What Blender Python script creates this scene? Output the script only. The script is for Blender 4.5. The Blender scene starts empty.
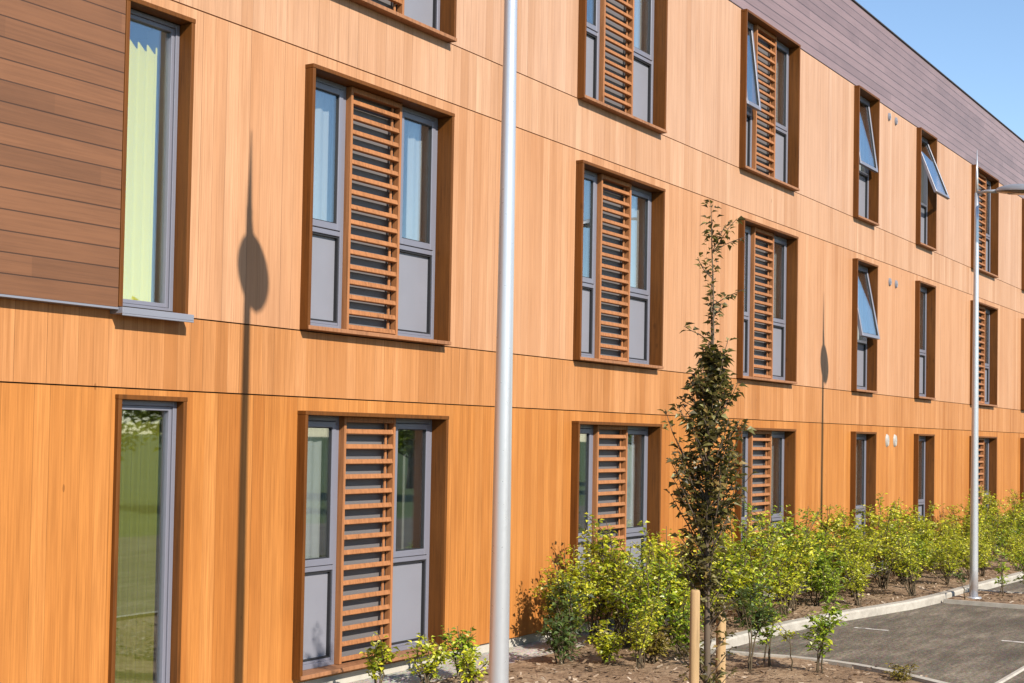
import bpy, math, random
from mathutils import Vector, Matrix
random.seed(7)
R = math.radians
scene = bpy.context.scene
COL = scene.collection

# ------------------------------------------------------------------ materials
MATS = {}


class NT:
    """Small wrapper for building node trees."""
    def __init__(s, name):
        s.m = bpy.data.materials.new(name)
        s.m.use_nodes = True
        s.t = s.m.node_tree
        s.t.nodes.clear()
        s.out = s.t.nodes.new('ShaderNodeOutputMaterial')
        MATS[name] = s.m

    def n(s, kind, **kw):
        nd = s.t.nodes.new('ShaderNode' + kind)
        for k, v in kw.items():
            setattr(nd, k, v)
        return nd

    def link(s, a, b):
        s.t.links.new(a, b)

    def setin(s, nd, key, v):
        if hasattr(v, 'is_output'):
            s.link(v, nd.inputs[key])
        else:
            nd.inputs[key].default_value = v

    def math(s, op, a, b=None, c=None, clamp=False):
        nd = s.n('Math', operation=op)
        nd.use_clamp = clamp
        s.setin(nd, 0, a)
        if b is not None:
            s.setin(nd, 1, b)
        if c is not None:
            s.setin(nd, 2, c)
        return nd.outputs[0]

    def mix(s, fac, a, b, blend='MIX'):
        nd = s.n('MixRGB', blend_type=blend)
        s.setin(nd, 0, fac)
        s.setin(nd, 1, a)
        s.setin(nd, 2, b)
        return nd.outputs[0]

    def pos(s, scale=(1, 1, 1)):
        g = s.n('NewGeometry')
        m = s.n('Mapping')
        s.link(g.outputs['Position'], m.inputs['Vector'])
        m.inputs['Scale'].default_value = scale
        return m.outputs[0]

    def xyz(s):
        g = s.n('NewGeometry')
        p = s.n('SeparateXYZ')
        s.link(g.outputs['Position'], p.inputs[0])
        return p.outputs

    def noise(s, vec, scale, detail=3.0, rough=0.55):
        nd = s.n('TexNoise')
        nd.inputs['Scale'].default_value = scale
        nd.inputs['Detail'].default_value = detail
        nd.inputs['Roughness'].default_value = rough
        if vec is not None:
            s.link(vec, nd.inputs['Vector'])
        return nd.outputs['Fac']

    def ramp(s, fac, stops):
        nd = s.n('ValToRGB')
        e = nd.color_ramp.elements
        while len(e) < len(stops):
            e.new(0.5)
        for el, (p, c) in zip(e, stops):
            el.position = p
            el.color = (c[0], c[1], c[2], 1) if len(c) == 3 else c
        s.link(fac, nd.inputs[0])
        return nd.outputs[0]

    def bump(s, h, strength=0.3, dist=0.01):
        nd = s.n('Bump')
        nd.inputs['Strength'].default_value = strength
        nd.inputs['Distance'].default_value = dist
        s.link(h, nd.inputs['Height'])
        return nd.outputs[0]

    def principled(s, color, rough=0.5, metal=0.0, spec=0.5, normal=None):
        p = s.n('BsdfPrincipled')
        s.setin(p, 'Base Color', color if hasattr(color, 'is_output') else (*color, 1) if len(color) == 3 else color)
        s.setin(p, 'Roughness', rough)
        p.inputs['Metallic'].default_value = metal
        p.inputs['Specular IOR Level'].default_value = spec
        if normal is not None:
            s.link(normal, p.inputs['Normal'])
        s.link(p.outputs[0], s.out.inputs[0])
        return p


def c4(c):
    return (c[0], c[1], c[2], 1)


def vertical_boards(name, pale, mid, dark, width, seed, variation=1.0):
    """Tongue and groove vertical softwood boards: one tone per board, stretched grain, fine grooves, knots, drips."""
    t = NT(name)
    x, y, z = t.xyz()
    warp = t.noise(t.pos((0.9, 0.9, 0.05)), 1.0, 2)
    u = t.math('ADD', t.math('DIVIDE', x, width), seed)
    idx = t.math('FLOOR', u)
    fr = t.math('FRACT', u)
    wn = t.n('TexWhiteNoise', noise_dimensions='1D')
    t.link(idx, wn.inputs['W'])
    tone = t.ramp(wn.outputs['Value'], [(0.0, dark), (0.22, mid), (0.6, mid), (1.0, pale)])
    grain = t.noise(t.pos((70, 70, 1.6)), 1.0, 4, 0.65)
    g2 = t.noise(t.pos((16, 16, 0.5)), 1.0, 3, 0.6)
    patch = t.noise(t.pos((0.7, 0.7, 0.45)), 1.0, 3, 0.6)
    streak = t.noise(t.pos((7, 7, 0.22)), 1.0, 3, 0.6)
    col = t.mix(t.math('MULTIPLY', t.math('SUBTRACT', grain, 0.40, clamp=True), 2.0 * variation), tone, c4([v * 0.55 for v in dark]))
    col = t.mix(t.math('MULTIPLY', t.math('SUBTRACT', g2, 0.43, clamp=True), 2.0 * variation), col, c4([v * 0.8 for v in dark]))
    col = t.mix(t.math('MULTIPLY', t.math('SUBTRACT', streak, 0.52, clamp=True), 1.5), col, c4([dark[0] * .62, dark[1] * .6, dark[2] * .62]))
    col = t.mix(t.math('MULTIPLY', t.math('SUBTRACT', patch, 0.40, clamp=True), 0.9), col, c4(pale))
    # knots
    vo = t.n('TexVoronoi')
    vo.inputs['Scale'].default_value = 1.0
    t.link(t.pos((3.1, 3.1, 1.1)), vo.inputs['Vector'])
    kn = t.math('LESS_THAN', vo.outputs['Distance'], 0.03)
    col = t.mix(t.math('MULTIPLY', kn, 0.55), col, c4([v * 0.35 for v in dark]))
    # grooves: some tight, some open
    wn2 = t.n('TexWhiteNoise', noise_dimensions='1D')
    t.link(t.math('ADD', idx, 31.7), wn2.inputs['W'])
    edge = t.math('LESS_THAN', fr, 0.035)
    gap = t.math('MULTIPLY', edge, t.math('MULTIPLY_ADD', wn2.outputs['Value'], 0.60, 0.12))
    col = t.mix(gap, col, c4([v * 0.3 for v in dark]))
    hgt = t.math('SUBTRACT', t.math('MULTIPLY', grain, 0.25), t.math('MULTIPLY', edge, 1.0))
    rough = t.math('MULTIPLY_ADD', g2, 0.3, 0.42)
    t.principled(col, rough, 0, 0.18, t.bump(hgt, 0.25, 0.004))
    return t.m


def horizontal_boards(name, base, pitch, z0, rough=0.5, line=0.16, spec=0.4):
    t = NT(name)
    x, y, z = t.xyz()
    u = t.math('DIVIDE', t.math('SUBTRACT', z, z0), pitch)
    idx = t.math('FLOOR', u)
    fr = t.math('FRACT', u)
    cmb = t.n('CombineXYZ')
    t.link(idx, cmb.inputs[0])
    t.link(t.math('FLOOR', t.math('ADD', t.math('DIVIDE', x, 3.6), t.math('MULTIPLY', idx, 0.37))), cmb.inputs[1])
    wn = t.n('TexWhiteNoise', noise_dimensions='3D')
    t.link(cmb.outputs[0], wn.inputs['Vector'])
    tone = t.ramp(wn.outputs['Value'], [(0, [v * 0.82 for v in base]), (1, [v * 1.18 for v in base])])
    grain = t.noise(t.pos((1.5, 20, 60)), 1.0, 4, 0.65)
    blot = t.noise(t.pos((1.2, 1.2, 3)), 1.0, 3)
    col = t.mix(t.math('MULTIPLY', t.math('SUBTRACT', grain, 0.4, clamp=True), 1.5), tone, c4([v * 0.5 for v in base]))
    col = t.mix(t.math('MULTIPLY', t.math('SUBTRACT', blot, 0.42, clamp=True), 1.2), col, c4([v * 1.35 for v in base]))
    edge = t.math('LESS_THAN', fr, line * 0.5)
    col = t.mix(t.math('MULTIPLY', edge, 0.8), col, c4([v * 0.16 for v in base]))
    hgt = t.math('SUBTRACT', t.math('MULTIPLY', grain, 0.2), edge)
    t.principled(col, rough, 0, spec, t.bump(hgt, 0.4, 0.006))
    return t.m


def trim_wood(name, base, rough=0.55):
    """Stained timber trim; grain runs up the jambs (long in z) with a few knots."""
    t = NT(name)
    grain = t.noise(t.pos((45, 45, 2.0)), 1.0, 4, 0.65)
    blot = t.noise(t.pos((2.3, 5, 1.3)), 1.0, 3)
    vo = t.n('TexVoronoi')
    t.link(t.pos((6.0, 6.0, 3.1)), vo.inputs['Vector'])
    vo.inputs['Scale'].default_value = 1.0
    kn = t.ramp(vo.outputs['Distance'], [(0.05, (1, 1, 1)), (0.14, (0, 0, 0))])
    col = t.ramp(grain, [(0.25, [v * 1.3 for v in base]), (0.5, base), (0.75, [v * 0.55 for v in base])])
    col = t.mix(t.math('MULTIPLY', t.math('SUBTRACT', blot, 0.4, clamp=True), 1.3), col, c4([v * 1.45 for v in base]))
    col = t.mix(t.math('MULTIPLY', kn, 0.45), col, c4([v * 0.35 for v in base]))
    t.principled(col, rough, 0, 0.18, t.bump(grain, 0.15, 0.003))
    return t.m


def painted(name, base, rough=0.45, metal=0.0, spec=0.5, dirt=0.12):
    t = NT(name)
    n1 = t.noise(t.pos((3, 3, 3)), 1.0, 4)
    n2 = t.noise(t.pos((40, 40, 40)), 1.0, 2)
    col = t.mix(t.math('MULTIPLY', n1, dirt * 2), c4(base), c4([v * 0.72 for v in base]))
    rg = t.math('MULTIPLY_ADD', n2, 0.12, rough - 0.06)
    t.principled(col, rg, metal, spec)
    return t.m


def leaf_material(name, stops, trans=0.45):
    t = NT(name)
    g = t.n('NewGeometry')
    col = t.ramp(g.outputs['Random Per Island'], stops)
    p = t.n('BsdfPrincipled')
    t.link(col, p.inputs['Base Color'])
    p.inputs['Roughness'].default_value = 0.45
    p.inputs['Specular IOR Level'].default_value = 0.4
    tr = t.n('BsdfTranslucent')
    t.link(t.mix(0.35, col, c4((0.35, 0.38, 0.03))), tr.inputs['Color'])
    mx = t.n('MixShader')
    mx.inputs[0].default_value = trans
    t.link(p.outputs[0], mx.inputs[1])
    t.link(tr.outputs[0], mx.inputs[2])
    t.link(mx.outputs[0], t.out.inputs[0])
    return t.m


def ground_material(name, stops, scale, detail=8, bump=0.6, bdist=0.02, rough=0.9, speck=None):
    t = NT(name)
    n1 = t.noise(t.pos(), scale, detail, 0.65)
    n2 = t.noise(t.pos(), scale * 0.12, 3, 0.6)
    mixed = t.math('ADD', t.math('MULTIPLY', n1, 0.6), t.math('MULTIPLY', n2, 0.4))
    col = t.ramp(mixed, stops)
    if speck:
        vo = t.n('TexVoronoi')
        vo.inputs['Scale'].default_value = speck[0]
        t.link(t.pos(), vo.inputs['Vector'])
        col = t.mix(speck[2], col, t.mix(1.0, vo.outputs['Color'], c4(speck[1]), 'MULTIPLY'))
    t.principled(col, rough, 0, 0.25, t.bump(n1, bump, bdist))
    return t.m


WOOD_LOW = vertical_boards('cladding_timber_ground', (.465, .198, .056), (.40, .156, .037), (.31, .106, .021), 0.128, 3.3)  # storeys warmer low, paler high: ground bounce and haze put into the board colours
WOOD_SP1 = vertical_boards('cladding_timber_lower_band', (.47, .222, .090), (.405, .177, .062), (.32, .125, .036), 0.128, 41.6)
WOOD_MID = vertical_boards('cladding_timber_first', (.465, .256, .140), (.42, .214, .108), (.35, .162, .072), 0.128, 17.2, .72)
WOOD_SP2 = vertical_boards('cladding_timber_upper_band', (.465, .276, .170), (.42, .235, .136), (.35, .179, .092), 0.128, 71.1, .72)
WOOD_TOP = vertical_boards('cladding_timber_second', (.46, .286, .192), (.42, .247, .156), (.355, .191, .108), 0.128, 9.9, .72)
DARKTOP = horizontal_boards('parapet_boards', (.185, .125, .125), 0.133, 7.933, 0.45, 0.2)
BROWN = horizontal_boards('brown_boards', (.145, .062, .027), 0.1340, 2.972, 0.5, 0.13)
TRIM = trim_wood('surround_timber', (.100, .034, .006))
SLAT = trim_wood('louvre_timber', (.26, .108, .042))
SILLW = trim_wood('sill_timber', (.23, .105, .050))
GREY = painted('grey_aluminium', (.165, .165, .200), 0.38, 0.15)
GREYP = painted('grey_panel', (.185, .185, .212), 0.42, 0, .5, .25)
GREYV = painted('vent_panel_grey', (.115, .105, .105), 0.5)
SILLM = painted('grey_metal_sill', (.21, .215, .25), 0.4, 0.2)
GASK = painted('black_gasket', (.012, .012, .014), 0.6)
BACK = painted('dark_membrane', (.015, .012, .010), 0.9)
COPING = painted('dark_coping', (.05, .045, .05), 0.5)
STEEL = painted('galvanised_steel', (.56, .56, .58), 0.30, 0.62, 0.6, 0.08)
ALUM = painted('lamp_head_paint', (.36, .36, .37), 0.4, 0.5)
LENS_AND_SHADE = painted('lamp_lens', (.10, .085, .07), 0.15)  # dark brown also serves as painted shade on the lamp underside
PLASTER = painted('room_plaster', (.50, .49, .46), 0.8)
CEILING = painted('room_ceiling', (.62, .61, .58), 0.8)
FLOORM = painted('room_floor', (.12, .11, .10), 0.6)
NET = painted('grey_curtain', (.30, .31, .32), 0.85)
LIME = painted('lime_curtain', (.60, .53, .075), 0.85)
OLIVE = painted('olive_curtain', (.14, .135, .008), 0.85)
ROOFM = painted('roof_membrane', (.14, .14, .14), 0.8)
VENTW = painted('pale_plastic', (.33, .31, .28), 0.5)
PLINTH = ground_material('plinth_concrete', [(.3, (.30, .28, .24)), (.7, (.42, .39, .34))], 6, 6, .3, .004)
KERBC = ground_material('kerb_concrete', [(.25, (.20, .18, .15)), (.5, (.33, .30, .255)), (.75, (.42, .39, .335))], 9, 8, .3, .004)
def asphalt():
    t = NT('asphalt')
    n1 = t.noise(t.pos(), 26, 10, 0.7)
    st = t.noise(t.pos((1.1, 5.0, 1)), 1.0, 8, 0.68)
    bl = t.noise(t.pos(), 0.7, 4, 0.6)
    f = t.math('ADD', t.math('MULTIPLY', n1, 0.42), t.math('ADD', t.math('MULTIPLY', st, 0.38), t.math('MULTIPLY', bl, 0.2)))
    col = t.ramp(f, [(.41, (.034, .027, .019)), (.48, (.076, .062, .045)), (.53, (.135, .111, .082)), (.60, (.28, .235, .175))])
    vo = t.n('TexVoronoi')
    vo.inputs['Scale'].default_value = 110
    t.link(t.pos(), vo.inputs['Vector'])
    col = t.mix(.30, col, t.mix(1.0, vo.outputs['Color'], c4((.28, .235, .18)), 'MULTIPLY'))
    t.principled(col, .92, 0, .2, t.bump(n1, .8, .012))
    return t.m


ASPH = asphalt()
MULCH = ground_material('bark_mulch', [(.28, (.05, .030, .017)), (.46, (.19, .120, .070)), (.62, (.31, .215, .135)), (.8, (.42, .31, .21))], 14, 10, 1.0, .03)
GRAVEL = ground_material('pale_gravel', [(.3, (.24, .22, .19)), (.55, (.44, .41, .36)), (.8, (.60, .57, .51))], 22, 8, 1.0, .02, .9, (60, (.5, .47, .42), .35))
GRASS = ground_material('rough_grass', [(.3, (.035, .055, .014)), (.55, (.075, .10, .024)), (.8, (.15, .14, .05))], 3, 9, .8, .05)
PAINT = ground_material('white_line_paint', [(.40, (.14, .12, .10)), (.5, (.42, .39, .35)), (.7, (.68, .65, .60))], 12, 8, .3, .003)
STAKE = trim_wood('stake_timber', (.34, .22, .11), 0.8)
BARK = painted('shrub_bark', (.10, .075, .045), 0.9, 0, .2, .4)
TBARK = painted('tree_bark', (.115, .085, .06), 0.9, 0, .2, .5)

LEAF_Y = leaf_material('leaf_yellow_green', [(0, (.11, .16, .010)), (.35, (.33, .37, .02)), (.7, (.58, .58, .03)), (.92, (.74, .68, .06)), (1, (.75, .74, .34))])
LEAF_G = leaf_material('leaf_green', [(0, (.05, .09, .008)), (.4, (.19, .30, .022)), (.8, (.40, .50, .03)), (.95, (.55, .55, .05)), (1, (.70, .72, .42))])
LEAF_D = leaf_material('leaf_dark_green', [(0, (.022, .04, .012)), (.5, (.05, .085, .020)), (1, (.10, .14, .03))], .3)
LEAF_T = leaf_material('leaf_bronze_green', [(0, (.024, .018, .008)), (.35, (.070, .055, .015)), (.7, (.115, .105, .026)), (.88, (.20, .13, .04)), (1, (.28, .27, .12))], .2)
LEAF_B = leaf_material('leaf_tan', [(0, (.10, .07, .02)), (.5, (.22, .17, .03)), (1, (.34, .26, .05))])
LEAF_F = leaf_material('leaf_far_tree', [(0, (.05, .08, .012)), (.5, (.13, .19, .02)), (1, (.26, .32, .03))], .5)
CHIP = leaf_material('bark_chip', [(0, (.04, .025, .015)), (.4, (.15, .095, .06)), (.75, (.27, .19, .12)), (1, (.45, .36, .27))], .02)


def glass_material():
    """Coated double glazing: see-through with a clear mirror of the sky and trees."""
    t = NT('window_glass')
    fr = t.n('LayerWeight')
    fr.inputs['Blend'].default_value = 0.5
    fac = t.math('MULTIPLY_ADD', t.math('POWER', fr.outputs['Facing'], 3.0), 0.80, 0.19, clamp=True)
    tr = t.n('BsdfTransparent')
    tr.inputs['Color'].default_value = (.94, .96, .95, 1)
    gl = t.n('BsdfGlossy')
    gl.inputs['Roughness'].default_value = 0.015
    gl.inputs['Color'].default_value = (.88, .95, 1.0, 1)
    b = t.bump(t.noise(t.pos((.9, .9, .9)), 1.0, 1), 0.05, 0.02)
    t.link(b, gl.inputs['Normal'])
    mx = t.n('MixShader')
    t.link(fac, mx.inputs[0])
    t.link(tr.outputs[0], mx.inputs[1])
    t.link(gl.outputs[0], mx.inputs[2])
    t.link(mx.outputs[0], t.out.inputs[0])
    return t.m


GLASS = glass_material()


# ------------------------------------------------------------------ mesh helpers
class MB:
    def __init__(s):
        s.v, s.f, s.sm = [], [], []

    def face(s, pts, smooth=False):
        b = len(s.v)
        s.v += [tuple(p) for p in pts]
        s.f.append(tuple(range(b, b + len(pts))))
        s.sm.append(smooth)

    def box(s, x0, x1, y0, y1, z0, z1, mat=None):
        b = len(s.v)
        p = [(x0, y0, z0), (x1, y0, z0), (x1, y1, z0), (x0, y1, z0), (x0, y0, z1), (x1, y0, z1), (x1, y1, z1), (x0, y1, z1)]
        if mat is not None:
            p = [tuple(mat @ Vector(q)) for q in p]
        s.v += p
        for q in ((0, 3, 2, 1), (4, 5, 6, 7), (0, 1, 5, 4), (1, 2, 6, 5), (2, 3, 7, 6), (3, 0, 4, 7)):
            s.f.append(tuple(b + i for i in q))
            s.sm.append(False)

    def ring(s, x0, x1, y0, y1, z0, z1, w, wb=None):
        """Rectangular frame of bar width w, butt jointed."""
        wb = wb or w
        s.box(x0, x0 + w, y0, y1, z0, z1)
        s.box(x1 - w, x1, y0, y1, z0, z1)
        s.box(x0 + w, x1 - w, y0, y1, z0, z0 + wb)
        s.box(x0 + w, x1 - w, y0, y1, z1 - w, z1)

    def tube(s, pts, rad, n=8, cap=True, smooth=True):
        b = len(s.v)
        pts = [Vector(p) for p in pts]
        ref = Vector((0.3, 0.9, 0.2)).normalized()
        for i, p in enumerate(pts):
            d = (pts[min(i + 1, len(pts) - 1)] - pts[max(i - 1, 0)])
            d.normalize()
            a = d.cross(ref)
            if a.length < 1e-3:
                a = d.cross(Vector((1, 0, 0)))
            a.normalize()
            c = d.cross(a)
            for k in range(n):
                t = 2 * math.pi * k / n
                s.v.append(tuple(p + (a * math.cos(t) + c * math.sin(t)) * rad[i]))
        for i in range(len(pts) - 1):
            for k in range(n):
                k2 = (k + 1) % n
                s.f.append((b + i * n + k, b + i * n + k2, b + (i + 1) * n + k2, b + (i + 1) * n + k))
                s.sm.append(smooth)
        if cap:
            s.f.append(tuple(b + k for k in range(n))[::-1])
            s.sm.append(False)
            e = b + (len(pts) - 1) * n
            s.f.append(tuple(e + k for k in range(n)))
            s.sm.append(False)

    def leaf(s, p, d, up, L, W):
        """A folded pointed leaf from p along d."""
        d = Vector(d).normalized()
        side = d.cross(Vector(up))
        if side.length < 1e-3:
            side = d.cross(Vector((1, 0.2, 0)))
        side.normalize()
        nrm = side.cross(d)
        b = len(s.v)
        p = Vector(p)
        fold = nrm * (W * 0.28)
        s.v += [tuple(p), tuple(p + d * L * .42 + side * W * .5 + fold), tuple(p + d * L - nrm * L * .12),
                tuple(p + d * L * .42 - side * W * .5 + fold), tuple(p + d * L * .5)]
        s.f += [(b, b + 1, b + 2, b + 4), (b, b + 4, b + 2, b + 3)]
        s.sm += [False, False]

    def build(s, name, mat, parent=None, loc=(0, 0, 0)):
        me = bpy.data.meshes.new(name)
        me.from_pydata(s.v, [], s.f)
        me.materials.append(mat)
        me.polygons.foreach_set('use_smooth', s.sm)
        me.update()
        o = bpy.data.objects.new(name, me)
        COL.objects.link(o)
        o.location = loc
        if parent is not None:
            o.parent = parent
        return o


def thing(name, label, cat, loc=(0, 0, 0), group=None, rz=0):
    o = bpy.data.objects.new(name, None)
    COL.objects.link(o)
    o.location = loc
    o.rotation_euler = (0, 0, rz)
    o.empty_display_size = 0.2
    o['label'] = label
    o['category'] = cat
    if group:
        o['group'] = group
    return o


def tag(o, label, cat, group=None):
    o['label'] = label
    o['category'] = cat
    if group:
        o['group'] = group
    return o


def struct(o):
    o['kind'] = 'structure'
    return o


def copy_tree(o, parent=None):
    c = o.copy()
    COL.objects.link(c)
    c.parent = parent
    for ch in list(o.children):
        copy_tree(ch, c)
    return c


def bevel(o, w=0.004, seg=2):
    m = o.modifiers.new('edge', 'BEVEL')
    m.width = w
    m.segments = seg
    m.limit_method = 'ANGLE'
    return o


# ------------------------------------------------------------------ the building
Z0, J1, J2, J3, J4, J5, J6 = 0.15, 2.435, 2.968, 5.235, 5.786, 7.933, 9.268
XL, XR = -6.0, 62.0
building = thing('apartment_building', 'three storey building clad in orange timber boards with louvred windows', 'building')

W_LARGE, W_SMALL, W_TALL = 1.99, 1.06, 0.645
H_WIN = 2.14
ROW = [0.185, 2.974, 5.780]         # underside of each storey's windows
COLS = [(6.59, 'tall'), (8.54, 'large'), (12.935, 'large'), (17.30, 'large'), (21.925, 'small'), (25.395, 'small'),
        (29.30, 'large'), (33.88, 'large'), (38.4, 'large'), (42.9, 'small'), (46.4, 'small'), (50.2, 'large')]
WID = {'large': W_LARGE, 'small': W_SMALL, 'tall': W_TALL}


def wall_band(name, mat, x0, x1, z0, z1, holes, y=0.0, ret=0.03, label=None):
    """Front sheet with window holes; top and bottom edges return into the wall so the joint reads as a groove."""
    xs = sorted({x0, x1, *[h[0] for h in holes], *[h[1] for h in holes]})
    zs = sorted({z0, z1, *[h[2] for h in holes], *[h[3] for h in holes]})
    xs = [v for v in xs if x0 <= v <= x1]
    zs = [v for v in zs if z0 <= v <= z1]
    m = MB()
    for i in range(len(xs) - 1):
        for k in range(len(zs) - 1):
            cx, cz = (xs[i] + xs[i + 1]) / 2, (zs[k] + zs[k + 1]) / 2
            if any(h[0] < cx < h[1] and h[2] < cz < h[3] for h in holes):
                continue
            m.face([(xs[i], y, zs[k]), (xs[i + 1], y, zs[k]), (xs[i + 1], y, zs[k + 1]), (xs[i], y, zs[k + 1])])
    m.face([(x0, y, z0), (x0, y + ret, z0), (x1, y + ret, z0), (x1, y, z0)])
    m.face([(x0, y, z1), (x1, y, z1), (x1, y + ret, z1), (x0, y + ret, z1)])
    m.face([(x0, y, z0), (x0, y, z1), (x0, y + ret, z1), (x0, y + ret, z0)])
    m.face([(x1, y, z0), (x1, y + ret, z0), (x1, y + ret, z1), (x1, y, z1)])
    o = m.build(name, mat, building)
    if label:
        o['label'] = label
    return o


HOLES = []
for cx, kind in COLS:
    for zr in ROW:
        top = zr + (2.205 if kind == 'tall' and zr < 1 else H_WIN)
        hx0, hx1 = (6.655, 7.298) if kind == 'tall' and zr < 1 else (cx, cx + WID[kind])
        HOLES.append((hx0 + .012, hx1 - .012, zr + .012, top - .012))

G = 0.005
XB = 6.587    # right end of the brown horizontal boards beside the slim window
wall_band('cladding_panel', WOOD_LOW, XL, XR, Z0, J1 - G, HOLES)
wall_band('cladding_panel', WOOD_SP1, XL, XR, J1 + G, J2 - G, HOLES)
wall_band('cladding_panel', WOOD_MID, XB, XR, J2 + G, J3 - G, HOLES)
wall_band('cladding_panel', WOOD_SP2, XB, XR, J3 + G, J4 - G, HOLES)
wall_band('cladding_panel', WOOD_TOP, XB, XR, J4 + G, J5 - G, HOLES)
wall_band('brown_cladding', BROWN, XL, XB - .002, J2 + .012, J5 - G, [], -0.080, .110, 'dark brown horizontal board cladding')
wall_band('parapet_cladding', DARKTOP, XL, XR, J5 + G, J6, [], -0.003, .033, 'purple brown horizontal boards along the roof edge')
# dark membrane behind the open joints, with the same openings
bk = MB()
hs = [(h[0] + .02, h[1] - .02, h[2] + .02, h[3] - .02) for h in HOLES]
xs = sorted({XL, XR, *[h[0] for h in hs], *[h[1] for h in hs]})
zs = sorted({0.0, J6 - .02, *[h[2] for h in hs], *[h[3] for h in hs]})
for i in range(len(xs) - 1):
    for k in range(len(zs) - 1):
        cx, cz = (xs[i] + xs[i + 1]) / 2, (zs[k] + zs[k + 1]) / 2
        if not any(h[0] < cx < h[1] and h[2] < cz < h[3] for h in hs):
            bk.face([(xs[i], .032, zs[k]), (xs[i + 1], .032, zs[k]), (xs[i + 1], .032, zs[k + 1]), (xs[i], .032, zs[k + 1])])
bk.build('backing_wall', BACK, building)
m = MB(); m.box(XL, XR, .028, .2, -.3, Z0 - .01); m.build('plinth', PLINTH, building)
m = MB(); m.box(XL - .02, XB - .003, -.088, .02, J2 - .004, J2 + .010); m.build('flashing', SILLM, building)
m = MB(); m.box(XL - .05, XR + .05, -.03, .35, J6 + .002, J6 + .022); bevel(m.build('coping', COPING, building))
YB = 15.0
for zf in (0.02, 2.62, 5.42):
    m = MB(); m.box(XL + .1, XR - .1, .26, YB - .1, zf - .02, zf + .10); m.build('floor_slab', FLOORM, building)
for zf in (2.50, 5.30, 8.10):
    m = MB(); m.box(XL + .1, XR - .1, .26, 5.0, zf - .02, zf); m.build('room_ceiling', CEILING, building)
m = MB(); m.box(XL + .1, XR - .1, 5.0, 5.1, 0.12, 8.2); m.build('partition', PLASTER, building)
for xc in (7.85, 11.7, 16.1, 20.6, 24.2, 27.9, 32.6, 36.9):
    m = MB()
    m.box(xc - .05, xc + .05, .26, 4.98, 0.125, 8.2)
    m.build('cross_wall', PLASTER, building)
m = MB()
m.box(XL, XL + .09, .05, YB, 0, J6 - .02); m.box(XR - .09, XR, .05, YB, 0, J6 - .02); m.box(XL + .09, XR - .09, YB - .09, YB, 0, J6 - .02)
m.build('outer_wall', WOOD_MID, building)
m = MB(); m.box(XL + .1, XR - .1, .05, YB - .1, J6 - .3, J6 - .1); m.build('roof', ROOFM, building)

# --- window prototypes, local origin at the lower left outer corner on the wall plane
T = 0.034       # timber board thickness
YF, YI = -0.086, 0.15


def surround(w, h, YF=YF):
    m = MB()
    m.box(0, T, YF, YI, 0, h - T)                 # jambs
    m.box(w - T, w, YF, YI, 0, h - T)
    m.box(-.002, w + .002, YF - .003, YI, h - T, h)   # head
    return m


def sill(w):
    m = MB()
    m.box(T + .001, w - T - .001, YF - .012, YI, 0.001, T)
    m.box(0, T + .001, YF - .012, YF - .001, 0.001, T)
    m.box(w - T - .001, w, YF - .012, YF - .001, 0.001, T)
    return m


CF = 0.042      # casement outer frame
TRZ = 0.855     # transom centre


def casement(win, x0, x1, h, open_deg=0, curtain=None):
    """Grey outer frame, lower grey panel, upper top-hung sash with its pane."""
    z0, z1 = T, h - T
    f = MB()
    f.ring(x0, x1, .078, .15, z0, z1, CF)
    f.box(x0 + CF, x1 - CF, .080, .15, TRZ - .03, TRZ + .012)
    f.box(x0 + CF, x1 - CF, .084, .118, z0 + CF, z0 + CF + .022)
    bevel(f.build('casement_frame', GREY, win), .003, 1)
    p = MB()
    p.box(x0 + CF + .001, x1 - CF - .001, .122, .135, z0 + CF + .001, TRZ - .031)
    p.build('spandrel_panel', GREYP, win)
    k = MB()
    k.ring(x0 + CF + .001, x1 - CF - .001, .092, .121, z0 + CF + .023, TRZ - .031, .014)
    k.build('gasket', GASK, win)
    # sash with its origin on the top hinge
    zt, zb = z1 - CF - .004, TRZ + .016
    hh = zt - zb
    w2 = (x1 - x0) / 2 - CF - .004
    s = MB()
    s.ring(-w2, w2, -.022, .03, -hh, 0, .048, .055)
    so = bevel(s.build('sash', GREY, win, ((x0 + x1) / 2, .092, zt)), .003, 1)
    g = MB()
    g.ring(-w2 + .048, w2 - .048, -.012, .02, -hh + .055, -.048, .008)
    go = g.build('gasket', GASK, win, ((x0 + x1) / 2, .092, zt))
    q = MB()
    q.box(-w2 + .05, w2 - .05, 0.0, .010, -hh + .057, -.05)
    qo = q.build('pane', GLASS, win, ((x0 + x1) / 2, .092, zt))
    if open_deg:
        for o in (so, go, qo):
            o.rotation_euler = (-R(open_deg), 0, 0)
    # plaster lining of the opening inside
    rv = MB()
    rv.box(x0 - .012, x0 + .002, .152, .40, z0, z1)
    rv.box(x1 - .002, x1 + .012, .152, .40, z0, z1)
    rv.build('reveal', PLASTER, win)
    if curtain:
        a, b, mat = curtain
        drape(win, x0 + (x1 - x0) * a, x0 + (x1 - x0) * b, T + .05, h - .04, .215, mat, .12, .008)


def drape(win, xa, xb, za, zb, y, mat, pitch=.075, amp=.022, zig=0.0):
    c = MB()
    n = max(6, int((xb - xa) / pitch * 6))
    row = []
    for i in range(n + 1):
        t = i / n
        x = xa + (xb - xa) * t
        ph = math.sin(2 * math.pi * (x - xa) / pitch)
        row.append((x, y + amp * ph, zb + zig * ph))
    for i in range(n):
        a, b = row[i], row[i + 1]
        c.face([(a[0], a[1], za), (b[0], b[1], za), b, a], True)
    return c.build('curtain', mat, win)


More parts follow.
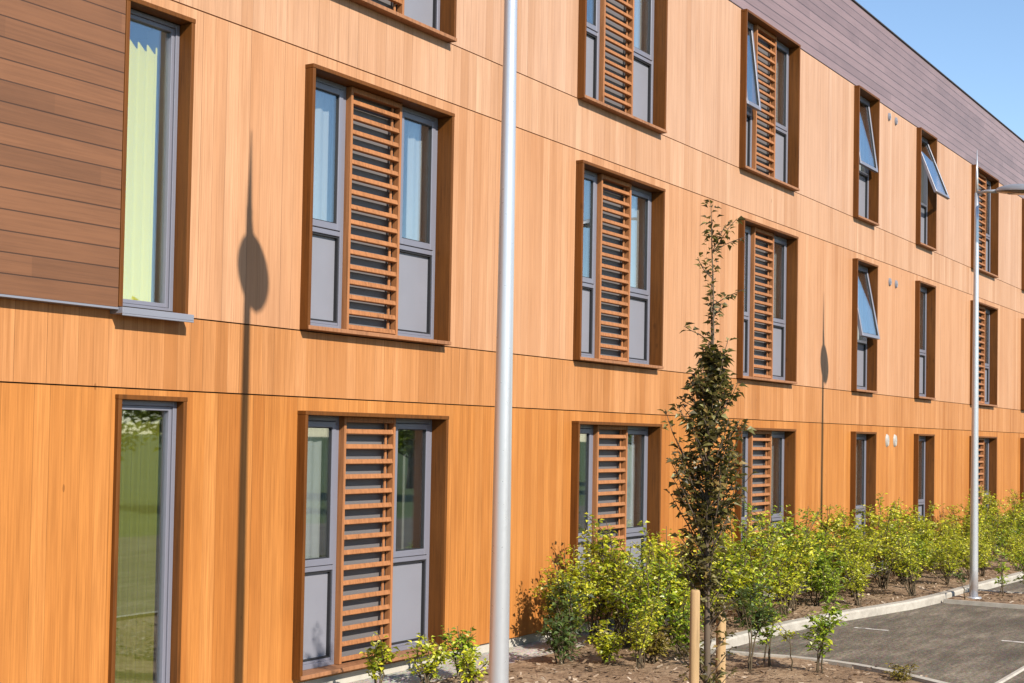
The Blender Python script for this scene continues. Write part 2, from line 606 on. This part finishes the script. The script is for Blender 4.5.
def louvre(win, x0, x1, h):
    z0, z1 = T + .002, h - T - .002
    m = MB()
    pw = .028
    m.box(x0, x0 + pw, .022, .088, z0, z1)
    m.box(x1 - pw, x1, .022, .088, z0, z1)
    m.box(x0 + pw, x1 - pw, .026, .086, z1 - .045, z1)
    n = 16
    zz0, zz1 = z0 + .035, z1 - .125
    for i in range(n):
        zc = zz0 + (zz1 - zz0) * i / (n - 1)
        mt = Matrix.Translation((0, .046, zc)) @ Matrix.Rotation(R(-14), 4, 'X')
        m.box(x0 + pw, x1 - pw, -.017, .017, -.0205, .0205, mt)
    for xx in (x1 - pw - .06, x0 + pw + .004):
        m.box(xx, xx + .026, .070, .086, z0 + .004, z1 - .048)
    bevel(m.build('louvre', SLAT, win), .003, 1)
    v = MB()
    v.ring(x0 + .001, x1 - .001, .098, .15, z0, z1, .04)
    v.box(x0 + .04, x1 - .04, .122, .14, z0 + .04, z1 - .04)
    v.build('vent_panel', GREYV, win)


def make_window(kind, opens=(0, 0), row=1, seed=0, label=None):
    w, h = WID[kind], H_WIN
    win = surround(w, h).build('window', TRIM, building)
    bevel(win, .004, 2)
    if label:
        win['label'] = label
    rnd = random.Random(seed * 10 + row)

    def cur():
        if row == 0:
            return rnd.choice([None, (.62, .98, NET), (.5, .98, NET)])
        return rnd.choice([(.02, .98, NET), (.42, .98, NET), (.02, .98, NET), (.55, .98, NET)])
    if kind != 'tall':
        bevel(sill(w).build('sill', SILLW, win), .004, 2)
    if kind == 'large':
        a, b = T + .585, w - T - .618
        casement(win, T, a, h, opens[0], cur())
        louvre(win, a + .004, b - .004, h)
        casement(win, b, w - T, h, opens[1], cur())
    elif kind == 'small':
        casement(win, T, w - T, h, opens[0], cur())
    return win


def tall_window(z, lime, bottom_sill, h=H_WIN, x0=COLS[0][0], w=W_TALL, YF=YF):
    win = surround(w, h, YF).build('window', TRIM, building)
    bevel(win, .004, 2)
    f = MB()
    f.ring(T, w - T, .035, .12, .004, h - T, .036)
    f.ring(T + .038, w - T - .038, .045, .11, .042, h - T - .038, .030)
    bevel(f.build('casement_frame', GREY, win), .003, 1)
    q = MB(); q.box(T + .066, w - T - .066, .072, .080, .070, h - T - .067); q.build('pane', GLASS, win)
    m = MB()
    if bottom_sill:
        m.box(-.002, w + .02, -.125, .083, -.048, -.004); m.box(-.002, w + .02, -.125, -.118, -.062, -.048)
        bevel(m.build('sill', SILLM, win), .003, 1)
    else:
        m.box(T + .001, w - T - .001, YF - .01, .083, -.03, .003)
        bevel(m.build('sill', SILLM, win), .003, 1)
    rv = MB()
    rv.box(w - T - .012, w - T, .122, .36, .05, h - T)
    rv.box(T, T + .012, .122, .36, .05, h - T)
    rv.build('reveal', PLASTER, win)
    if lime:
        drape(win, .06, w - .13, .05, h - .24, .145, LIME, .085, .018, .035)
    else:
        drape(win, .06, w - .06, .05, h - .06, .17, OLIVE, .085, .02)
    win.location = (x0, 0, z)
    return win


tw = tall_window(2.985, True, True)
tw['label'] = 'slim full height window with lime green curtain'
tall_window(ROW[0], False, False, 2.205, 6.655, 0.643, -.034)['label'] = 'slim full height ground floor window'
tall_window(5.79, False, True)

OPEN = {(3, 2): ('large', (7, 0), 'window with its left pane swung open'),
        (4, 2): ('small', (8, 0), 'window with its upper pane swung open'),
        (4, 1): ('small', (11, 0), 'window with its upper pane tilted open'),
        (5, 2): ('small', (21, 0), 'window with its upper pane swung wide open')}
PROTO = {}
for ci, (cx, kind) in enumerate(COLS):
    if kind == 'tall':
        continue
    for ri, zr in enumerate(ROW):
        if (ci, ri) in OPEN:
            kk, op, lab = OPEN[(ci, ri)]
            w = make_window(kk, op, ri, 11 + ci, lab)
        else:
            key = (kind, ri, ci % 3)
            if key in PROTO:
                w = copy_tree(PROTO[key], building)
            else:
                w = PROTO[key] = make_window(kind, (0, 0), ri, ci)
        w.location = (cx, 0, zr)

# small oval vent covers between the two slim columns of windows, and a few further along
for (vx, vz, big) in ((23.74, 7.78, 0), (24.12, 7.78, 0), (23.86, 4.93, 0), (24.22, 4.93, 0), (23.80, 2.19, 1), (24.24, 2.19, 1)):
    m = MB()
    r1 = .085 if big else .055
    ring1 = [(r1 * math.cos(a) * .85, 0, r1 * 1.35 * math.sin(a)) for a in [2 * math.pi * i / 16 for i in range(16)]]
    ring2 = [(p[0] * .8, -.03, p[2] * .8) for p in ring1]
    for i in range(16):
        j = (i + 1) % 16
        m.face([ring1[i], ring1[j], ring2[j], ring2[i]], True)
    m.face(ring2[::-1])
    m.box(-r1 * .5, r1 * .5, -.036, -.031, -.006, .006)
    m.build('vent_cover', VENTW if big else GREYP, building, (vx, -.002, vz))

# ------------------------------------------------------------------ ground, road, beds, kerbs
from mathutils import noise as mnoise


def sheet(name, x0, x1, y0, y1, z, mat):
    m = MB()
    m.face([(x0, y0, z), (x1, y0, z), (x1, y1, z), (x0, y1, z)])
    return struct(m.build(name, mat))


sheet('ground', -600, 700, -600, 600, -.12, GRASS)
sheet('road', -40, 90, -14, -.6, 0.0, ASPH)

KERB = [(12.70, -1.55), (13.2, -1.58), (14.35, -1.62), (15.2, -1.66), (16.4, -1.80), (18.2, -2.12), (19.2, -2.20), (20.6, -2.24), (24.6, -2.42), (30, -2.5), (62, -2.6)]


def kerb_y(x):
    if x <= KERB[0][0]:
        return KERB[0][1]
    for a, b in zip(KERB, KERB[1:]):
        if x <= b[0]:
            t = (x - a[0]) / (b[0] - a[0])
            return a[1] + (b[1] - a[1]) * t
    return KERB[-1][1]


def bed(name, inside, x0, x1, y0f, y1f, mat, step=.12, amp=.035, base=.075, xstep=None):
    """Soil sheet with small lumps."""
    m = MB()
    nx = int((x1 - x0) / (xstep or step)) + 1
    vs = []
    ny = 22
    for i in range(nx + 1):
        x = x0 + (x1 - x0) * i / nx
        a, b = y0f(x), y1f(x)
        for j in range(ny + 1):
            y = a + (b - a) * j / ny
            e = min(1, 4 * min(j, ny - j) / ny)
            h = mnoise.fractal(Vector((x * 2.3, y * 2.3, 1.7)), 1, 2, 4) * amp * e
            vs.append((x, y, base + h))
    m.v = vs
    for i in range(nx):
        for j in range(ny):
            q = i * (ny + 1) + j
            m.f.append((q, q + ny + 1, q + ny + 2, q + 1))
            m.sm.append(True)
    return struct(m.build(name, mat))


bed('planting_bed', None, 12.75, 62, lambda x: kerb_y(x) + .11, lambda x: -.56, MULCH, xstep=.14)
NEARX = 12.80


def bed_left(x):
    return -4.2 if x < 12.2 else -4.2 + (x - 12.2) * 1.2


bed('planting_bed', None, -5, 12.75, bed_left, lambda x: -.56, MULCH, xstep=.12, base=.07)
bed('gravel_strip', None, -5, 62, lambda x: -.57, lambda x: .03, GRAVEL, amp=.02, base=.055, xstep=.15)


def kerb_run(pts, w=.12, top=.105):
    """Kerb: a strip with a chamfered road edge; the points run along its road side, the soil lies on its left."""
    m = MB()
    n = len(pts)
    secs = []
    for i, p in enumerate(pts):
        a = Vector(pts[max(i - 1, 0)]); b = Vector(pts[min(i + 1, n - 1)])
        d = (b - a).normalized()
        nn = Vector((-d.y, d.x))
        P = Vector(p)
        prof = [(0, -.05), (0, top - .02), (.018, top), (w, top), (w, -.05)]
        secs.append([(P.x + nn.x * t, P.y + nn.y * t, z) for t, z in prof])
    for i in range(n - 1):
        for k in range(4):
            m.face([secs[i][k], secs[i + 1][k], secs[i + 1][k + 1], secs[i][k + 1]])
    m.face(secs[0]); m.face(secs[-1][::-1])
    return struct(m.build('kerb', KERBC))


def densify(pts, step=.915):
    return pts


kerb_run([(x, y) for x, y in KERB])
kerb_run([(12.2, -4.28), (12.42, -3.95), (12.66, -3.55), (12.80, -3.2), (12.86, -2.9), (12.86, -2.5), (12.80, -2.15), (12.74, -1.57)], .11, .10)
kerb_run([(-5, -4.28), (12.2, -4.28)], .11, .10)
# the tree pit with the far lamp
m = MB(); m.box(19.30, 20.75, -4.15, -2.24, -.02, .045); pit = struct(m.build('planting_pit', MULCH))
kerb_run([(19.24, -4.2), (19.24, -2.24)], .05, .055)
kerb_run([(20.80, -2.26), (20.80, -4.2)], .05, .055)
kerb_run([(12.3, -4.42), (19.2, -4.40), (40, -4.4)], .05, .014)
# worn white bay marks
for (xa, xb, ya, yb) in ((15.90, 15.97, -2.50, -2.10), (15.92, 16.0, -4.1, -3.75), (22.8, 22.9, -3.2, -2.7)):
    m = MB(); m.face([(xa, ya, .004), (xb, ya, .004), (xb, yb, .004), (xa, yb, .004)]); struct(m.build('road_marking', PAINT))

# bark chips scattered on the beds: nobody could count them
m = MB()
rnd = random.Random(3)


def chip(x, y, z, s):
    a = rnd.uniform(0, 6.28)
    u = Vector((math.cos(a), math.sin(a), rnd.uniform(-.5, .5))) * s
    v = Vector((-math.sin(a), math.cos(a), rnd.uniform(-.4, .4))) * s * rnd.uniform(.25, .6)
    p = Vector((x, y, z))
    w = Vector((0, 0, s * .25))
    m.face([p - u - v, p + u - v, p + u + v, p - u + v])
    b = len(m.v)


for i in range(9000):
    x = 9 + 25 * rnd.random() ** 1.8
    y = rnd.uniform(max(-4.1, kerb_y(x) + .1) if x > 12.7 else -3.9, -.50)
    chip(x, y, .092 + rnd.uniform(-.015, .02), rnd.uniform(.008, .028))
for i in range(260):
    chip(rnd.uniform(19.35, 20.7), rnd.uniform(-4.1, -2.3), .055, rnd.uniform(.015, .035))
ch = m.build('bark_chips', CHIP)
ch['kind'] = 'stuff'

# ------------------------------------------------------------------ lamp posts
SUN = Vector((.38, 1.0, -.71)).normalized()      # direction the light travels
ARM = Vector((-.285, -1.0, 0)).normalized()


def lamp_post(x, y, z, H, label, d0=.120, d1=.056):
    t = thing('lamp_post', label, 'lamp post', (x, y, z), 'steel lamp posts along the parking bays')
    att = H - .60
    p = MB()
    n = 14
    pts = [(0, 0, att * i / n) for i in range(n + 1)]
    p.tube(pts, [(d0 + (d1 - d0) * i / n) / 2 for i in range(n + 1)], 28)
    p.build('pole', STEEL, t)
    s = MB(); s.tube([(0, 0, att - .01), (0, 0, att + .25), (0, 0, H)], [d1 * .44, .017, .005], 14); s.build('spike', STEEL, t)
    b = MB(); b.tube([(0, 0, 0), (0, 0, .03)], [.11, .10], 24); b.build('base_collar', STEEL, t)
    rot = Matrix.Rotation(math.atan2(ARM.y, ARM.x), 4, 'Z')
    a = MB()
    a.tube([rot @ Vector(q) for q in ((.01, 0, att), (.14, 0, att + .008), (.31, 0, att - .012))], [.024, .022, .026], 12)
    a.build('arm', ALUM, t)

    # leaf shaped flat luminaire
    def prof(u):
        return .165 * (math.sin(math.pi * min(1, u) ** 1.0)) ** .52 if 0 < u < 1 else 0.012
    h = MB(); l = MB(); u_ = MB()
    N, K = 18, 12
    rows = []
    for i in range(N + 1):
        u = i / N
        w = max(.012, prof(u))
        xx = .28 + .74 * u
        zc = att - .01 - .08 * u
        rows.append((xx, w, zc,   .014 + .075 * (w / .15)))
    for i in range(N):
        for sgn, mb, hs in ((1, h, 1.0), (-1, u_, .45)):
            for k in range(K):
                def P(r, kk):
                    th = math.pi * kk / K
                    return rot @ Vector((r[0], r[1] * math.cos(th), r[2] + sgn * hs * r[3] * math.sin(th)))
                q = [P(rows[i], k), P(rows[i + 1], k), P(rows[i + 1], k + 1), P(rows[i], k + 1)]
                mb.face(q if sgn < 0 else q[::-1], True)
    h.build('lamp_head', ALUM, t)
    u_.build('lamp_underside', LENS_AND_SHADE, t)  # shade under the head is put into this dark brown colour
    ring = []
    for i in range(20):
        th = 2 * math.pi * i / 20
        ring.append(rot @ Vector((.66 + .20 * math.cos(th), .09 * math.sin(th), att - .01 - .08 * (.39 + .2 * math.cos(th)) / .70 - .040)))
    ring2 = [v + Vector((0, 0, .03)) for v in ring]
    l.face(ring[::-1])
    for i in range(20):
        l.face([ring[i], ring[(i + 1) % 20], ring2[(i + 1) % 20], ring2[i]])
    l.build('lamp_lens', LENS_AND_SHADE, t)
    return t


lamp_post(6.755, -3.10, 0.06, 6.60, 'tall steel lamp post in the foreground between the first two large windows', .122, .062)
lamp_post(19.66, -2.52, 0.04, 6.18, 'distant steel lamp post with leaf shaped lamp, standing in the parking bay')

# ------------------------------------------------------------------ plants


def stem_pts(base, tip, bend, n=6, rnd=random):
    b, t = Vector(base), Vector(tip)
    side = Vector((rnd.uniform(-1, 1), rnd.uniform(-1, 1), 0)) * bend
    return [b.lerp(t, i / n) + side * math.sin(math.pi * i / n) + Vector((rnd.uniform(-1, 1), rnd.uniform(-1, 1), 0)) * bend * .25 * (i > 0) for i in range(n + 1)]


def add_leaves_on(L, pts, start, count, size, spread, rnd, droop=0.0, ends=True):
    n = len(pts) - 1
    for i in range(count):
        t = start + (1 - start) * (rnd.random() ** .8)
        f = t * n
        a = min(int(f), n - 1)
        p = pts[a].lerp(pts[a + 1], f - a)
        ang = rnd.uniform(0, 2 * math.pi)
        d = Vector((math.cos(ang), math.sin(ang), rnd.uniform(-.45 - droop, .7)))
        off = d.normalized() * rnd.uniform(0, spread)
        s = size * rnd.uniform(.6, 1.25)
        up = Vector((rnd.uniform(-.7, .7), rnd.uniform(-.7, .7), 1))
        L.leaf(p + off, d, up, s, s * rnd.uniform(.5, .72))


def make_shrub(seed, leafmat, H=1.1, Wd=.42, nst=8, per=42, leaf=.055, bare=.22, name='hedge_shrub', label='', group=None, cat='shrub'):
    rnd = random.Random(seed)
    t = thing(name, label, cat, (0, 0, 0), group)
    S, L = MB(), MB()
    for i in range(nst):
        a = rnd.uniform(0, 6.28)
        r = Wd * math.sqrt(rnd.random())
        hh = H * rnd.uniform(.62, 1.0) * (1 - .3 * (r / Wd) ** 2)
        pts = stem_pts((rnd.uniform(-.05, .05), rnd.uniform(-.05, .05), 0), (r * math.cos(a), r * math.sin(a), hh), .05, 7, rnd)
        S.tube(pts, [.009 - .0065 * k / 7 for k in range(8)], 5, False)
        add_leaves_on(L, pts, bare, int(per * hh / H), leaf, .05, rnd)
        for b in range(rnd.randint(4, 7)):
            f = rnd.uniform(max(.2, bare), .95)
            q = pts[int(f * 7)]
            aa = rnd.uniform(0, 6.28)
            ln = H * rnd.uniform(.12, .26)
            tp = q + Vector((math.cos(aa) * ln * .8, math.sin(aa) * ln * .8, ln * rnd.uniform(.25, .9)))
            tw = stem_pts(q, tp, .015, 3, rnd)
            S.tube(tw, [.004, .0035, .003, .002], 4, False)
            add_leaves_on(L, tw, .15, int(per * .38), leaf, .035, rnd)
    L.build('foliage', leafmat, t)
    S.build('branches', BARK, t)
    return t


HG = 'hedge shrubs along the timber wall'
LAB_Y = 'yellow green leafy shrub in the hedge along the timber wall'
LAB_G = 'greener leafy shrub in the hedge along the timber wall'
protos = []
for i in range(8):
    k = random.Random(i * 7 + 1)
    protos.append(make_shrub(100 + i, LEAF_Y, k.uniform(.98, 1.22), k.uniform(.34, .54), k.randint(7, 13), k.randint(40, 54), k.uniform(.042, .054), k.uniform(.26, .42), label=LAB_Y, group=HG))
for i in range(5):
    k = random.Random(i * 5 + 3)
    protos.append(make_shrub(200 + i, LEAF_G, k.uniform(.9, 1.12), k.uniform(.34, .52), k.randint(7, 13), k.randint(40, 54), k.uniform(.044, .056), k.uniform(.22, .38), label=LAB_G, group=HG))
first = set()
rnd = random.Random(21)
spots = []
for gx, gy, gs in [(12.08, -0.54, 1.026), (12.69, -0.43, 1.159), (12.44, -0.97, 1.045), (12.36, -1.28, 1.064), (11.43, -1.62, 0.6839999999999999)]:
    spots.append((gx, gy, gs))
x = 12.9
while x < 47:
    depth = kerb_y(x) + .35
    g = 1.22 if x < 15 else 1.08 if x < 22 else .98
    rows = [(-.72, 1.06 * g), (-1.18, .92 * g)]
    if x > 16:
        rows.append((depth - .0 if depth < -1.5 else -1.5, .80))
    for y, hs in rows:
        if y < -1.3 and rnd.random() < .35:
            continue
        spots.append((x + rnd.uniform(-.2, .2), y + rnd.uniform(-.12, .12), hs * rnd.uniform(.70, 1.18)))
    x += (.56 if x < 16 else .68) + .007 * (x - 12) + rnd.uniform(-.14, .14)
for i, (x, y, s) in enumerate(spots):
    green = rnd.random() < (.3 if y > -1 else .5)
    q = rnd.randint(8, 12) if green else rnd.randint(0, 7)
    if q not in first:
        first.add(q)
        o = protos[q]
    else:
        o = copy_tree(protos[q])
    o.location = (x, y, .07)
    o.rotation_euler = (0, 0, rnd.uniform(0, 6.28))
    o.scale = (s * rnd.uniform(.95, 1.1),) * 2 + (s,)

# low plants and saplings placed one by one
def place(seed, mat, loc, H, Wd, nst, per, leaf, bare, name, label, cat='plant', group=None):
    o = make_shrub(seed, mat, H, Wd, nst, per, leaf, bare, name, label, group, cat)
    o.location = loc
    return o


place(301, LEAF_Y, (8.85, -.60, .06), .60, .10, 4, 26, .055, .45, 'young_plant', 'small yellow green plant in front of the nearest louvred window')
place(302, LEAF_Y, (9.55, -.58, .06), .44, .22, 7, 22, .05, .25, 'young_plant', 'small pale green plant below the right side of the nearest ground floor window')
place(303, LEAF_G, (9.95, -.66, .06), .50, .24, 8, 26, .052, .25, 'young_plant', 'bushy green plant just left of the foreground lamp post')
place(304, LEAF_Y, (9.62, -.98, .06), .40, .15, 5, 22, .05, .25, 'young_plant', 'low yellow plant left of the foreground lamp post base')
place(305, LEAF_D, (11.15, -.95, .06), .62, .26, 8, 26, .062, .25, 'dark_shrub', 'dark green shrub right of the foreground lamp post', 'shrub')
place(306, LEAF_Y, (11.45, -1.25, .06), .45, .26, 7, 26, .052, .2, 'low_shrub', 'low yellow shrub at the foot of the hedge near the foreground', 'shrub')
place(307, LEAF_B, (11.85, -1.55, .06), .42, .24, 7, 24, .05, .2, 'low_shrub', 'low tan shrub between the lamp post and the tree stake', 'shrub')
place(308, LEAF_D, (11.9, -.62, .06), .85, .26, 8, 26, .06, .35, 'dark_shrub', 'dark leaved shrub at the left end of the hedge', 'shrub')
place(309, LEAF_G, (12.35, -1.62, .06), .62, .24, 7, 28, .055, .2, 'low_shrub', 'bright green low shrub behind the left tree stake', 'shrub')
place(310, LEAF_D, (11.86, -2.51, .06), 1.15, .14, 3, 60, .055, .55, 'sapling', 'dark crowned sapling on one bare stem right of the staked tree', 'sapling')
place(311, LEAF_G, (12.28, -2.51, .06), .80, .14, 3, 26, .055, .5, 'sapling', 'thin green sapling just right of the staked tree', 'sapling')
place(312, LEAF_G, (12.17, -3.07, .06), 1.0, .15, 3, 46, .055, .38, 'sapling', 'leafy twin stemmed sapling standing at the kerb corner', 'sapling')
place(313, LEAF_Y, (12.02, -2.80, .06), .72, .06, 1, 16, .045, .6, 'sapling', 'single bare stem sapling left of the kerb corner sapling', 'sapling')
place(314, LEAF_B, (12.30, -3.72, .03), .24, .15, 7, 16, .035, .1, 'low_shrub', 'tiny tan shrub at the kerb bottom right of the bed', 'shrub')
place(315, LEAF_D, (19.40, -2.42, .04), .62, .06, 1, 22, .05, .7, 'sapling', 'small sapling left of the distant lamp post', 'sapling')
place(316, LEAF_G, (20.25, -2.75, .04), .85, .10, 2, 26, .06, .3, 'sapling', 'leafy sapling just right of the distant lamp post', 'sapling')
place(317, LEAF_G, (20.60, -3.05, .04), .88, .12, 3, 24, .06, .3, 'sapling', 'taller sapling further right of the distant lamp post', 'sapling')
place(318, LEAF_D, (20.66, -3.55, .04), .75, .14, 4, 24, .06, .2, 'sapling', 'dark sapling at the right edge behind the parking bay', 'sapling')


def staked_tree():
    rnd = random.Random(77)
    t = thing('young_tree', 'slender young tree with dark bronze leaves tied between timber stakes', 'tree', (7.415, -4.085, .06))
    Tm, L = MB(), MB()
    H = 3.46
    trunk = [Vector((.012 * math.sin(i * 1.1), .012 * math.cos(i * .8), H * .70 * i / 12)) for i in range(13)]
    Tm.tube(trunk, [.026 - .0016 * i for i in range(13)], 8)
    top = trunk[-1]
    leaders = []
    A = stem_pts(top, (-.035, -.01, H), .02, 7, rnd)
    B = stem_pts(trunk[11], (.13, .05, H * .93), .045, 7, rnd)
    for q in (A, B):
        Tm.tube(q, [.0075 - .0008 * k for k in range(8)], 5, False)
        leaders.append(q)
    add_leaves_on(L, A, .02, 84, .048, .04, rnd)
    add_leaves_on(L, B, .1, 60, .048, .035, rnd)
    for q in (A, B, A, B, A, trunk, trunk, trunk, A, B, A, trunk, trunk, A, trunk, A, B, trunk):
        n_ = len(q) - 1
        p0 = q[rnd.randint(int(n_ * (.78 if q is trunk else .05)), int(n_ * .85))]
        a = rnd.uniform(0, 6.28)
        o = rnd.uniform(.08, .21)
        tw = stem_pts(p0, p0 + Vector((math.cos(a) * o, math.sin(a) * o, rnd.uniform(.06, .24))), .02, 4, rnd)
        Tm.tube(tw, [.004, .0036, .003, .0025, .002], 4, False)
        add_leaves_on(L, tw, .2, rnd.randint(12, 18), .046, .022, rnd, .2)
    for i in range(150):
        f = rnd.random() ** .9
        z = 1.15 + f * 1.5
        tr = trunk[min(12, int(z / (H * .70) * 12))]
        a = rnd.uniform(0, 6.28)
        prof = .11 + .13 * math.sin(math.pi * min(1, max(0, (z - .75) / 2.0)))
        if z > 1.9:
            prof *= max(.4, 1 - .65 * (z - 1.9))
        out = prof * rnd.uniform(.45, 1.0)
        if rnd.random() < .1:
            out *= 1.25
        ln = out * rnd.uniform(1.2, 2.2)
        p0 = Vector((tr.x, tr.y, z - .1))
        p1 = p0 + Vector((math.cos(a) * out, math.sin(a) * out, ln))
        if p1.z > 3.25:
            p1.z = 3.25 - rnd.random() * .85
        tw = stem_pts(p0, p1, .03, 4, rnd)
        Tm.tube(tw, [.0055, .0048, .004, .003, .002], 4, False)
        add_leaves_on(L, tw, .22, rnd.randint(15, 25), .052, .026, rnd, .2)
    for i in range(34):
        z = rnd.uniform(.55, 1.25)
        a = rnd.uniform(0, 6.28)
        o = rnd.uniform(.08, .22)
        tw = stem_pts((0, 0, z), (math.cos(a) * o, math.sin(a) * o, z + .2), .02, 4, rnd)
        Tm.tube(tw, [.0045, .004, .0035, .003, .002], 4, False)
        add_leaves_on(L, tw, .35, rnd.randint(8, 14), .052, .025, rnd, .2)
    L.build('foliage', LEAF_T, t)
    Tm.build('trunk', TBARK, t)
    return t


staked_tree()


def stake(x, y, H, r, label):
    m = MB()
    pts = [(0, 0, 0), (0.002, 0, H * .5), (0, 0, H - .012), (0, 0, H)]
    m.tube(pts, [r, r, r, r * .8], 18)
    o = m.build('tree_stake', STAKE)
    o.location = (x, y, .05)
    tag(o, label, 'stake', 'round timber stakes beside the young tree')
    return o


stake(7.134, -4.141, 1.267, .0275, 'left round timber stake beside the young tree, standing clear of leaves')
stake(7.585, -4.10, 1.10, .029, 'right round timber stake behind the young tree, half hidden by leaves')

# ------------------------------------------------------------------ trees across the road (they mirror in the panes)


def big_tree(seed):
    rnd = random.Random(seed)
    t = thing('roadside_tree', 'broad green tree across the road, mirrored in the windows', 'tree', group='trees across the road')
    Tm, L = MB(), MB()
    H = 6.0
    Tm.tube([(0, 0, 0), (.05, 0, 1.5), (0, .1, 3.2), (.1, 0, 4.6)], [.2, .16, .11, .05], 8)
    for i in range(34):
        a = rnd.uniform(0, 6.28)
        zc = rnd.uniform(1.9, H - .6)
        rr = 2.1 * math.sin(math.pi * (zc - 1.0) / (H - .6)) * rnd.uniform(.4, 1)
        c = Vector((rr * math.cos(a), rr * math.sin(a), zc))
        Tm.tube([(0, 0, zc * .6), tuple(c)], [.05, .015], 5, False)
        for k in range(95):
            d = Vector((rnd.gauss(0, 1), rnd.gauss(0, 1), rnd.gauss(0, .8)))
            p = c + d * .42
            L.leaf(p, (rnd.uniform(-1, 1), rnd.uniform(-1, 1), rnd.uniform(-.6, .4)), (rnd.uniform(-.6, .6), rnd.uniform(-.6, .6), 1), .30, .18)
    L.build('crown', LEAF_F, t)
    Tm.build('trunk', TBARK, t)
    return t


BT = [big_tree(501), big_tree(502)]
spots = [(-9, -24, 1.0), (2, -27, 1.15), (11, -25, .9), (19, -28, 1.1), (28, -26, .95), (37, -29, 1.2), (47, -27, 1.0), (58, -30, 1.1), (70, -28, 1.0), (84, -31, 1.2)]
for i, (x, y, s) in enumerate(spots):
    o = BT[i] if i < 2 else copy_tree(BT[i % 2])
    o.location = (x, y, -.12)
    o.rotation_euler = (0, 0, i * 1.3)
    o.scale = (s * 1.2, s * 1.2, s * .9)

# ------------------------------------------------------------------ camera, light, sky
cam = bpy.data.cameras.new('Camera')
co = bpy.data.objects.new('Camera', cam)
COL.objects.link(co)
r3 = Vector((0.53455722, -0.84494481, 0.0178001))
u3 = Vector((-0.03522407, -0.00123113, 0.99937868))
f3 = Vector((0.84439792, 0.53485208, 0.0304205))
mt = Matrix(((r3.x, u3.x, -f3.x), (r3.y, u3.y, -f3.y), (r3.z, u3.z, -f3.z))).to_4x4()
mt.translation = (0, -7.434724, 2.15)
co.matrix_world = mt
cam.sensor_fit = 'HORIZONTAL'
cam.sensor_width = 36.0
cam.lens = 1400.0 * 36.0 / 1024.0
cam.shift_x = 0.0
cam.shift_y = (393.612 - 341.5) / 1024.0
cam.clip_end = 3000
scene.camera = co

sl = bpy.data.lights.new('Sun', 'SUN')
sl.energy = 5.0
sl.angle = R(0.53)
sl.color = (1.0, .93, .82)
so = bpy.data.objects.new('Sun', sl)
COL.objects.link(so)
so.rotation_euler = SUN.to_track_quat('-Z', 'Y').to_euler()
so.location = (-10, -20, 20)

w = bpy.data.worlds.new('World')
scene.world = w
w.use_nodes = True
nt = w.node_tree
nt.nodes.clear()
sky = nt.nodes.new('ShaderNodeTexSky')
sky.sky_type = 'NISHITA'
sky.sun_disc = False
sky.sun_elevation = math.asin(-SUN.z)
sky.sun_rotation = math.atan2(-SUN.x, -SUN.y)
sky.air_density = 1.0
sky.dust_density = 0.0
sky.ozone_density = 2.6
bg = nt.nodes.new('ShaderNodeBackground')
bg.inputs[1].default_value = 0.112
ow = nt.nodes.new('ShaderNodeOutputWorld')
nt.links.new(sky.outputs[0], bg.inputs[0])
nt.links.new(bg.outputs[0], ow.inputs[0])

scene.view_settings.view_transform = 'Standard'
scene.view_settings.look = 'None'
scene.view_settings.exposure = 0.82
scene.view_settings.gamma = 1
scene.view_settings.use_curve_mapping = False
scene.cycles.max_bounces = 8
scene.cycles.transparent_max_bounces = 12
